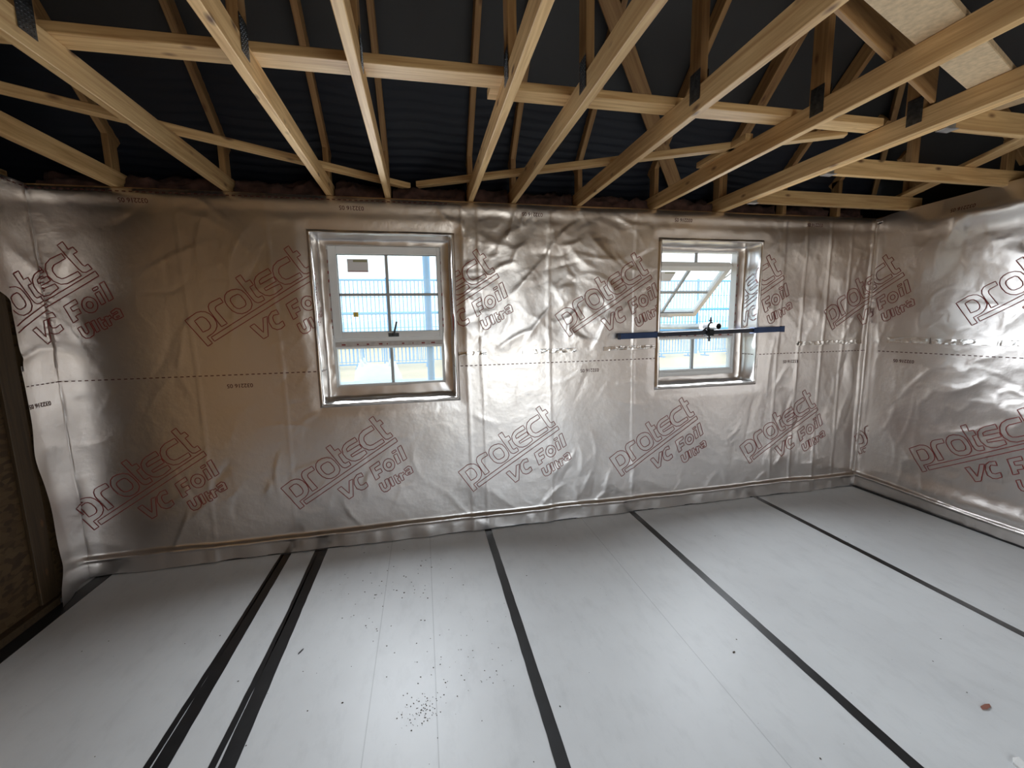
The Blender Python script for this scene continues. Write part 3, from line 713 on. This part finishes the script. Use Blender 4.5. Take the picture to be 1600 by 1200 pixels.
# ------------------------------------------------------------------ roof trusses
JH, JW = .097, .035
def plate_mesh(mb, x, y, z, w, h, side):
    xx = x+side*(JW/2+.0012)
    mb.box((min(xx, xx+side*.0012), y-w/2, z-h/2), (max(xx, xx+side*.0012), y+w/2, z+h/2))
    for a in range(5):
        for b in range(9):
            yy = y-w/2+.008+a*(w-.016)/4; zz = z-h/2+.008+b*(h-.016)/8
            mb.box((min(xx, xx+side*.0026), yy-.003, zz-.0015), (max(xx, xx+side*.0026), yy+.003, zz+.0015))
def truss(x, label, ply=(0,)):
    root = empty('roof_truss', (x, D, WT), label, 'roof truss', 'roof trusses over the room')
    for dx in ply:
        X = x+dx
        beam('bottom_chord', (X, D+.12, WT+JH/2), (X, YB-.05, WT+JH/2), JW, JH, 'timber', root)
        hz = zroof(3.04)
        n = Vector((0, PITCH, 1)).normalized(); o = n*JH/2
        a = Vector((X, 3.065, zroof(3.065)))+o; b = Vector((X, APY+.02, zroof(APY+.02)))+o
        beam('top_chord', a, b, JW, JH, 'timber_dark', root)
        a2 = Vector((X, YB-.2, zroof(APY)-(APY-YB+.2)*.98)); beam('top_chord', Vector((X, APY-.02, zroof(APY)+.04)), a2, JW, JH, 'timber_dark', root)
        beam('heel_post', (X, 3.035, WT+JH), (X, 3.035, zroof(3.035)+.03), JW, .07, 'timber_dark', root, up=(0, 1, 0))
        beam('web', (X, 1.672, WT+JH), (X, 1.672, zroof(1.672)+.02), JW, .072, 'timber_dark', root, up=(0, 1, 0))
    mb = MB(); plate_mesh(mb, x+ply[0], 1.665, WT+JH+.002, .066, .115, -1); mb.build('nail_plate', 'plate', root)
    mb = MB(); plate_mesh(mb, x+ply[-1], 1.665, WT+JH+.002, .066, .115, 1); mb.build('nail_plate', 'plate', root)
    return root
TR = [(-1.733, 'roof truss at the far left whose joist meets the wall near the left corner'),
      (-1.139, 'roof truss second from the left, landing on blank foil left of the left window'),
      (-.545, 'roof truss landing above the left corner of the left window'),
      (-.178, 'roof truss landing above the middle of the left window'),
      (.374, 'roof truss landing just right of the left window'),
      (.677, 'roof truss second to the right of the left window'),
      (1.168, 'roof truss landing left of the right window over blank foil'),
      (1.777, 'roof truss landing above the left corner of the right window')]
t0 = truss(*TR[0])
for x, lb in TR[1:]:
    c = copy_tree(t0); c.location.x = x; c['label'] = lb
c = copy_tree(t0); c.location.x = XL-.18; c['label'] = 'roof truss beyond the left wall'
truss(2.35, 'doubled girder truss carrying the short joists, landing above the right window', (-.0178, .0178))

# hipped end: short rafters and short joists
for x, lb in ((2.93, 'short hip rafter just right of the girder truss'), (3.47, 'shortest hip rafter beside the right corner')):
    yh = EY-(HIPX-x); n = Vector((0, PITCH, 1)).normalized()*JH/2
    r = empty('hip_rafter', (x, D, WT), lb, 'rafter', 'short rafters of the hipped end')
    beam('rafter', Vector((x, 3.065, zroof(3.065)))+n, Vector((x, yh+.03, zroof(yh+.03)))+n, JW, JH, 'timber_dark', r)
    beam('heel_post', (x, 3.035, WT+.0), (x, 3.035, zroof(3.035)+.03), JW, .07, 'timber_dark', r, up=(0, 1, 0))
beam('hip_board', (3.95, 3.11, EZ+.10-.07), (2.2, 1.36, zroof(1.36)+.12), .035, .19, 'timber_dark', label='long sloping hip board rising from the right corner', cat='rafter')
def jack(y, lb):
    r = empty('jack_truss', (2.39, y, WT), lb, 'roof truss', 'short joists at the hipped right end')
    x1 = XR+.10
    beam('bottom_chord', (2.392, y, WT+JH/2), (x1, y, WT+JH/2), JW, JH, 'timber', r)
    beam('heel_post', (3.86, y, WT+JH), (3.86, y, EZ+.03), JW, .07, 'timber_dark', r, up=(1, 0, 0))
    n = Vector((PITCH, 0, 1)).normalized()*JH/2
    xt = max(2.45, HIPX-(EY-y)+.13) if y > 1.6 else 2.45
    beam('top_chord', Vector((4.0, y, EZ+PITCH*(HIPX-4.0)))+n, Vector((xt, y, EZ+PITCH*(HIPX-xt)))+n, JW, JH, 'timber_dark', r)
    if y < 2.5: beam('web', (3.05, y, WT+JH), (3.05, y, EZ+PITCH*(HIPX-3.05)+.02), JW, .06, 'timber_dark', r, up=(1, 0, 0))
    mb = MB(); mb.box((2.389, y-.024, WT-.003), (2.46, y+.024, WT-.0004)); mb.box((2.389, y-.022, WT-.003), (2.44, y-.0185, WT+.085)); mb.box((2.389, y+.0185, WT-.003), (2.44, y+.022, WT+.085))
    mb.build('joist_hanger', 'hanger', r, label='galvanised joist hanger')
    return r
jack(1.600, 'short joist nearest the camera at the hipped right end')
jack(2.182, 'middle short joist at the hipped right end')
jack(2.768, 'short joist nearest the back wall at the hipped right end')
jack(1.0, 'short joist overhead out by the right edge'); 

# bracing boards
zt = WT+JH
beam('binder_board', (XL-.9, 1.815, zt+.018), (.42, 1.768, zt+.018), .092, .035, 'timber', label='long pale binder board lying across the left joists', cat='board', group='binder boards across the joists')
beam('binder_board', (.32, 1.855, zt+.018), (2.31, 1.845, zt+.018), .092, .035, 'timber', label='long pale binder board lying across the right joists', cat='board', group='binder boards across the joists')
beam('diagonal_brace', (-2.03, 1.905, zt+.019), (-.04, 3.134, zt+.019), .047, .036, 'timber', label='slender diagonal brace over the left joists', cat='brace', group='diagonal braces over the joists')
beam('diagonal_brace', (.02, 3.09, zt+.019), (2.24, 1.935, zt+.019), .047, .036, 'timber', label='slender diagonal brace over the right joists', cat='brace', group='diagonal braces over the joists')
nn = Vector((0, PITCH, 1)).normalized()
beam('rafter_brace', Vector((.60, 1.96, zroof(1.96)))-nn*.014, Vector((2.0, 3.10, zroof(3.10)))-nn*.014, .097, .024, 'timber_dark', up=nn, label='dark diagonal brace under the rafters', cat='brace')
beam('flat_board', (1.20, 1.03, zt+.014), (2.72, 1.54, zt+.014), .135, .026, 'ply', label='wide pale board lying diagonally across the right joists', cat='board')
beam('upright_board', (1.05, 1.10, zt+.085), (2.30, 1.585, zt+.085), .018, .17, 'timber_dark', label='dark board standing on edge across the right joists', cat='board')
beam('timber_offcut', (1.758, 2.06, zt+.018), (1.758, 2.47, zt+.018), .045, .034, 'timber', label='short batten lying along a joist top near the right window', cat='batten')
beam('end_brace', (3.90, 2.90, zt+.013), (3.22, 1.62, zt+.013), .095, .024, 'timber', label='diagonal brace over the short joists near the right wall', cat='brace')

# mineral wool stuffed between the trusses at the eaves
def wool(x0, x1, seed, label):
    us = np.linspace(0, 1, 26); vs = np.linspace(0, 1, 14); mb = MB()
    U, V = np.meshgrid(us, vs, indexing='ij')
    X = x0+(x1-x0)*U; ang = V*math.pi
    R = .075+.05*fbm(X, V, .13, seed, 4, .6)
    Y = 3.17-np.cos(ang)*-R*1.2-.02; Z = WT+.004+np.sin(ang)*R*1.25
    Y = 3.15-np.cos(ang)*R*1.1
    P = np.stack([X.ravel(), Y.ravel(), Z.ravel()], 1); n = len(vs)
    mb.add(P, [(i*n+j, (i+1)*n+j, (i+1)*n+j+1, i*n+j+1) for i in range(len(us)-1) for j in range(n-1)], 0, True)
    mb.build('insulation_wad', 'wool', label=label, cat='insulation', group='mineral wool at the eaves')
xsj = [XL]+[t[0] for t in TR]+[2.35, 2.93, 3.47, 3.86]
names = ['left corner', 'first joist from the left', 'second joist from the left', 'joist over the left window corner', 'joist over the middle of the left window', 'joist right of the left window', 'fifth joist space', 'joist left of the right window', 'joist over the right window corner', 'doubled girder joist', 'first hip rafter', 'last hip rafter by the corner']
for k in range(len(xsj)-1):
    wool(xsj[k]+.03, xsj[k+1]-.03, 200+k*7, 'brown mineral wool at the eaves beside the '+names[k])

# ------------------------------------------------------------------ floor tapes and debris
def strip(label, pts, wd, z=.0007, th=.0012, name='joint_tape'):
    P = dense(pts, .06, False); rs = np.random.RandomState(int(abs(pts[0][0])*1000)); mb = MB(); V = []
    for k, p in enumerate(P):
        j = rs.uniform(-.001, .001, 2)
        V += [(p[0]-wd/2+j[0], p[1], z), (p[0]+wd/2+j[1], p[1], z), (p[0]-wd/2+j[0], p[1], z+th), (p[0]+wd/2+j[1], p[1], z+th)]
    F = []
    for k in range(len(P)-1):
        a, b = 4*k, 4*k+4; F += [(a+2, a+3, b+3, b+2), (a, a+2, b+2, b), (a+1, b+1, b+3, a+3), (a, b, b+1, a+1)]
    F += [(0, 1, 3, 2), (4*len(P)-4, 4*len(P)-2, 4*len(P)-1, 4*len(P)-3)]
    mb.add(V, F, 0); return mb.build(name, 'tape', label=label, cat='tape', group='black joint tapes on the floor')
strip('wide black floor tape, left strip of the close pair', [(-.992, D-.03), (-.990, -.5)], .056)
strip('narrow black floor tape hugging the left strip of the close pair', [(-1.020, D-.03), (-1.026, 2.3), (-1.038, 1.5), (-1.05, .0)], .024)
strip('wide black floor tape, right strip of the close pair', [(-.757, D-.03), (-.752, -.5)], .062)
strip('narrow black floor tape hugging the right strip of the close pair', [(-.797, D-.03), (-.790, 2.3), (-.807, 1.5), (-.82, .0)], .026)
strip('black floor tape running back below the gap between the windows', [(.421, D-.03), (.405, -.5)], .050)
strip('black floor tape running back towards the right window', [(1.623, D-.03), (1.579, -.5)], .046)
strip('rightmost black floor tape, near the right wall', [(2.815, D-.03), (2.772, -.5)], .044)
mb = MB(); rs = np.random.RandomState(2)
def speck(mb, x, y, r, mi=0):
    n = 6; a0 = rs.rand()*6
    ring = [(x+r*(.6+.8*rs.rand())*math.cos(a0+k*1.047), y+r*(.6+.8*rs.rand())*math.sin(a0+k*1.047), .0008) for k in range(n)]
    mb.add(ring+[(x, y, .0008+r*.6)], [(k, (k+1) % n, n) for k in range(n)], mi)
for k in range(70): speck(mb, -.25+rs.randn()*.22, 2.35+rs.randn()*.25, .002+.003*rs.rand())
for k in range(90): speck(mb, -.085+rs.randn()*.045, 1.55+rs.randn()*.04, .001+.002*rs.rand())
for k in range(60): speck(mb, .10+rs.randn()*.14, 1.75+rs.randn()*.2, .0012+.002*rs.rand())
for k in range(120): speck(mb, rs.uniform(-1.9, 3.5), rs.uniform(.9, 2.9), .001+.003*rs.rand()**2)
mb.build('dirt_specks', 'dirt', label='dark dirt specks scattered over the pale floor', cat='dirt', kind='stuff')
def shard(name, label, x, y, L, wd, rz, mat):
    mb = MB(); c, s = math.cos(rz), math.sin(rz)
    P = []
    for t, q, z in ((-1, -.4, 0), (-.3, -1, 0), (.7, -.8, 0), (1, .2, 0), (.4, 1, 0), (-.7, .8, 0)):
        P.append((x+c*t*L/2-s*q*wd/2, y+s*t*L/2+c*q*wd/2, .0008))
    T = [(a, b, .0008+wd*.15+.12*wd*(i % 2)) for i, (a, b, z) in enumerate(P)]
    mb.add(P+T, [tuple(range(6))[::-1], tuple(range(6, 12))]+[(k, (k+1) % 6, 6+(k+1) % 6, 6+k) for k in range(6)])
    mb.build(name, mat, label=label, cat='debris')
shard('wood_chip', 'small reddish wood chip on the floor at lower right', 2.119, 1.044, .055, .016, .1, 'chip')
shard('tape_curl', 'dark curl of tape beside the right strip of the close pair', -.647, 2.0, .04, .008, 1.1, 'black')
shard('stone_chip', 'dark chip of stone on the middle of the floor between two tapes', 1.36, 1.515, .016, .008, .3, 'dirt')
shard('plaster_crumb', 'pale crumb at the bottom right of the floor', 1.95, .86, .05, .03, .4, 'upvc')

# ------------------------------------------------------------------ outside
mb = MB(); mb.box((-60, D+.30, -.42), (70, 140, -.02)); mb.build('ground_outside', 'earth', kind='structure', label='pale hardstanding outside the windows', cat='ground')
mb = MB(); mb.box((-60, -60, -.42), (70, YB-.16, -.06)); mb.build('ground_rear', 'earth', kind='structure', label='pale ground beyond the rear doorway', cat='ground')
FY = 19.0
mb = MB(); mb.box((-160, 62, -.03), (190, 126, -.008)); mb.build('grass_bank', 'grass', kind='structure', label='green verge far beyond the blue fence', cat='ground')
V = []; F = []
hx = np.linspace(-160, 190, 80)
for k, x in enumerate(hx): 
    top = 5+3*float(fbm(np.array([x]), np.array([0.]), 60, 7, 3)[0]); V += [(x, 128, -.1), (x, 132, top), (x, 160, -.1)]
for k in range(79): a = 3*k; F += [(a, a+3, a+4, a+1), (a+1, a+4, a+5, a+2)]
mb = MB(); mb.add(V, F, 0, True); mb.build('hill', 'hill', kind='structure', label='low blue hills on the horizon', cat='hill')  # distance haze put into the hill colour
fence = empty('mesh_fence', (0, FY, -.02), 'tall blue mesh fence across the ground outside', 'fence')
x = -14.0; PW = 2.52
proto = None
while x < 26:
    mb = MB(); mb.box((x-.045, FY-.045, -.02), (x+.045, FY+.045, 3.72)); mb.build('post', 'blue', fence)
    mb = MB()
    for k in range(1, 15): mb.tube((x+k*PW/15, FY, .12), (x+k*PW/15, FY, 3.65), .024, 6)
    for z in (.15, .9, 1.6, 2.9): mb.tube((x, FY-.012, z), (x+PW, FY-.012, z), .014, 5)
    for z, r in ((3.62, .045), (2.22, .06)): mb.tube((x, FY-.012, z), (x+PW, FY-.012, z), r, 8)
    mb.build('mesh_panel', 'blue2', fence); x += PW
# barriers standing in front of the fence
def barrier(x, y, label, cp=None):
    if cp:
        o = copy_tree(cp); o.location = (x, y, -.02); o['label'] = label; return o
    r = empty('crowd_barrier', (x, y, -.02), label, 'barrier', 'blue crowd barriers outside')
    mb = MB(); rect_frame(mb, x-1.0, x+1.0, .12, 1.08, .05, y-.02, y+.02); mb.build('frame', 'blue', r)
    mb = MB()
    for k in range(1, 14): mb.tube((x-1+k*.143, y, .15), (x-1+k*.143, y, 1.05), .012, 6)
    mb.build('infill_bars', 'blue', r)
    for s in (-.7, .7):
        mb = MB(); mb.box((x+s-.03, y-.28, -.02), (x+s+.03, y+.28, .03)); mb.box((x+s-.025, y-.02, .0), (x+s+.025, y+.02, .14)); mb.build('foot', 'blue', r)
    return r
b0 = barrier(-.55, 17.6, 'blue crowd barrier seen low through the left window, right hand one')
for x, lb in ((-3.3, 'blue crowd barrier seen low through the left window, left hand one'), (11.6, 'blue crowd barrier seen low through the right window, left hand one'), (13.9, 'blue crowd barrier seen low through the right window, right hand one')):
    barrier(x, 17.6, lb, b0)
# bulk bag
mb = MB(); P = []; F = []
n, m = 28, 12
for j in range(m+1):
    t = j/m; zz = -.02+.82*t
    for k in range(n):
        a = 2*math.pi*k/n; c, s = math.cos(a), math.sin(a); e = 5-2.2*t
        rr = (abs(c)**e+abs(s)**e)**(-1/e)*.42*(1+.12*math.sin(t*3)-.25*max(0, t-.75)*2)
        P.append((-.95+rr*c+.03*math.sin(5*a+t*4), 9.2+rr*s, zz+.05*math.sin(3*a)*t))
for j in range(m):
    for k in range(n): F.append((j*n+k, j*n+(k+1) % n, (j+1)*n+(k+1) % n, (j+1)*n+k))
F.append(tuple(m*n+k for k in range(n))); mb.add(P, F, 0, True)
bag = empty('bulk_bag', (-.95, 9.2, -.02), 'white bulk bag standing on the ground beyond the left window', 'bag')
mb.build('sack', 'bag', bag)
for sx_ in (-1, 1):
    for sy_ in (-1, 1):
        mb = MB(); mb.tube((-.95+sx_*.28, 9.2+sy_*.28, .74), (-.95+sx_*.30, 9.2+sy_*.20, .93), .018, 8); mb.tube((-.95+sx_*.30, 9.2+sy_*.20, .93), (-.95+sx_*.22, 9.2+sy_*.27, .74), .018, 8); mb.build('loop_handle', 'bag', bag)
# scaffold against the outside of the wall
def pole(name, label, a, b, r, mat, cat, group):
    mb = MB(); mb.pipe(a, b, r, r*.85, 16); return mb.build(name, mat, label=label, cat=cat, group=group)
for x, lb in ((.075, 'blue scaffold upright seen at the right of the left window'), (-2.4, 'blue scaffold upright left of the left window'), (4.6, 'blue scaffold upright right of the right window')):
    mb = MB(); mb.pipe((x, 4.45, -.02), (x, 4.45, 5.2), .036, .03, 16); mb.box((x-.075, 4.375, -.02), (x+.075, 4.525, -.008)); mb.build('scaffold_upright', 'blue2', label=lb, cat='scaffold pole', group='scaffold uprights')
mb = MB(); mb.pipe((-4, 4.38, 1.448), (6.2, 4.38, 1.448), .030, .026, 16); mb.build('scaffold_ledger', 'blue2', label='blue scaffold ledger level with the windows', cat='scaffold pole', group='scaffold ledgers')
mb = MB(); mb.pipe((-4, 4.38, .80), (6.2, 4.38, .80), .030, .026, 16); mb.build('scaffold_ledger', 'blue2', label='blue scaffold ledger below the window sills', cat='scaffold pole', group='scaffold ledgers')
for k in range(3):
    mb = MB(); mb.box((-3.9, 4.495+k*.235, .8905), (5.0, 4.72+k*.235, .93)); mb.build('scaffold_board', 'scboard', label=['scaffold board nearest the wall', 'middle scaffold board of the walkway', 'scaffold board farthest from the wall'][k], cat='board', group='scaffold walkway boards')
for x, lb in ((-2.3, 'short scaffold transom under the boards at the left'), (.2, 'short scaffold transom under the boards beside the blue upright'), (4.4, 'short scaffold transom under the boards at the right')):
    pole('scaffold_transom', lb, (x, 4.33, .8602), (x, 5.25, .8602), .030, 'galv', 'scaffold pole', 'scaffold transoms')
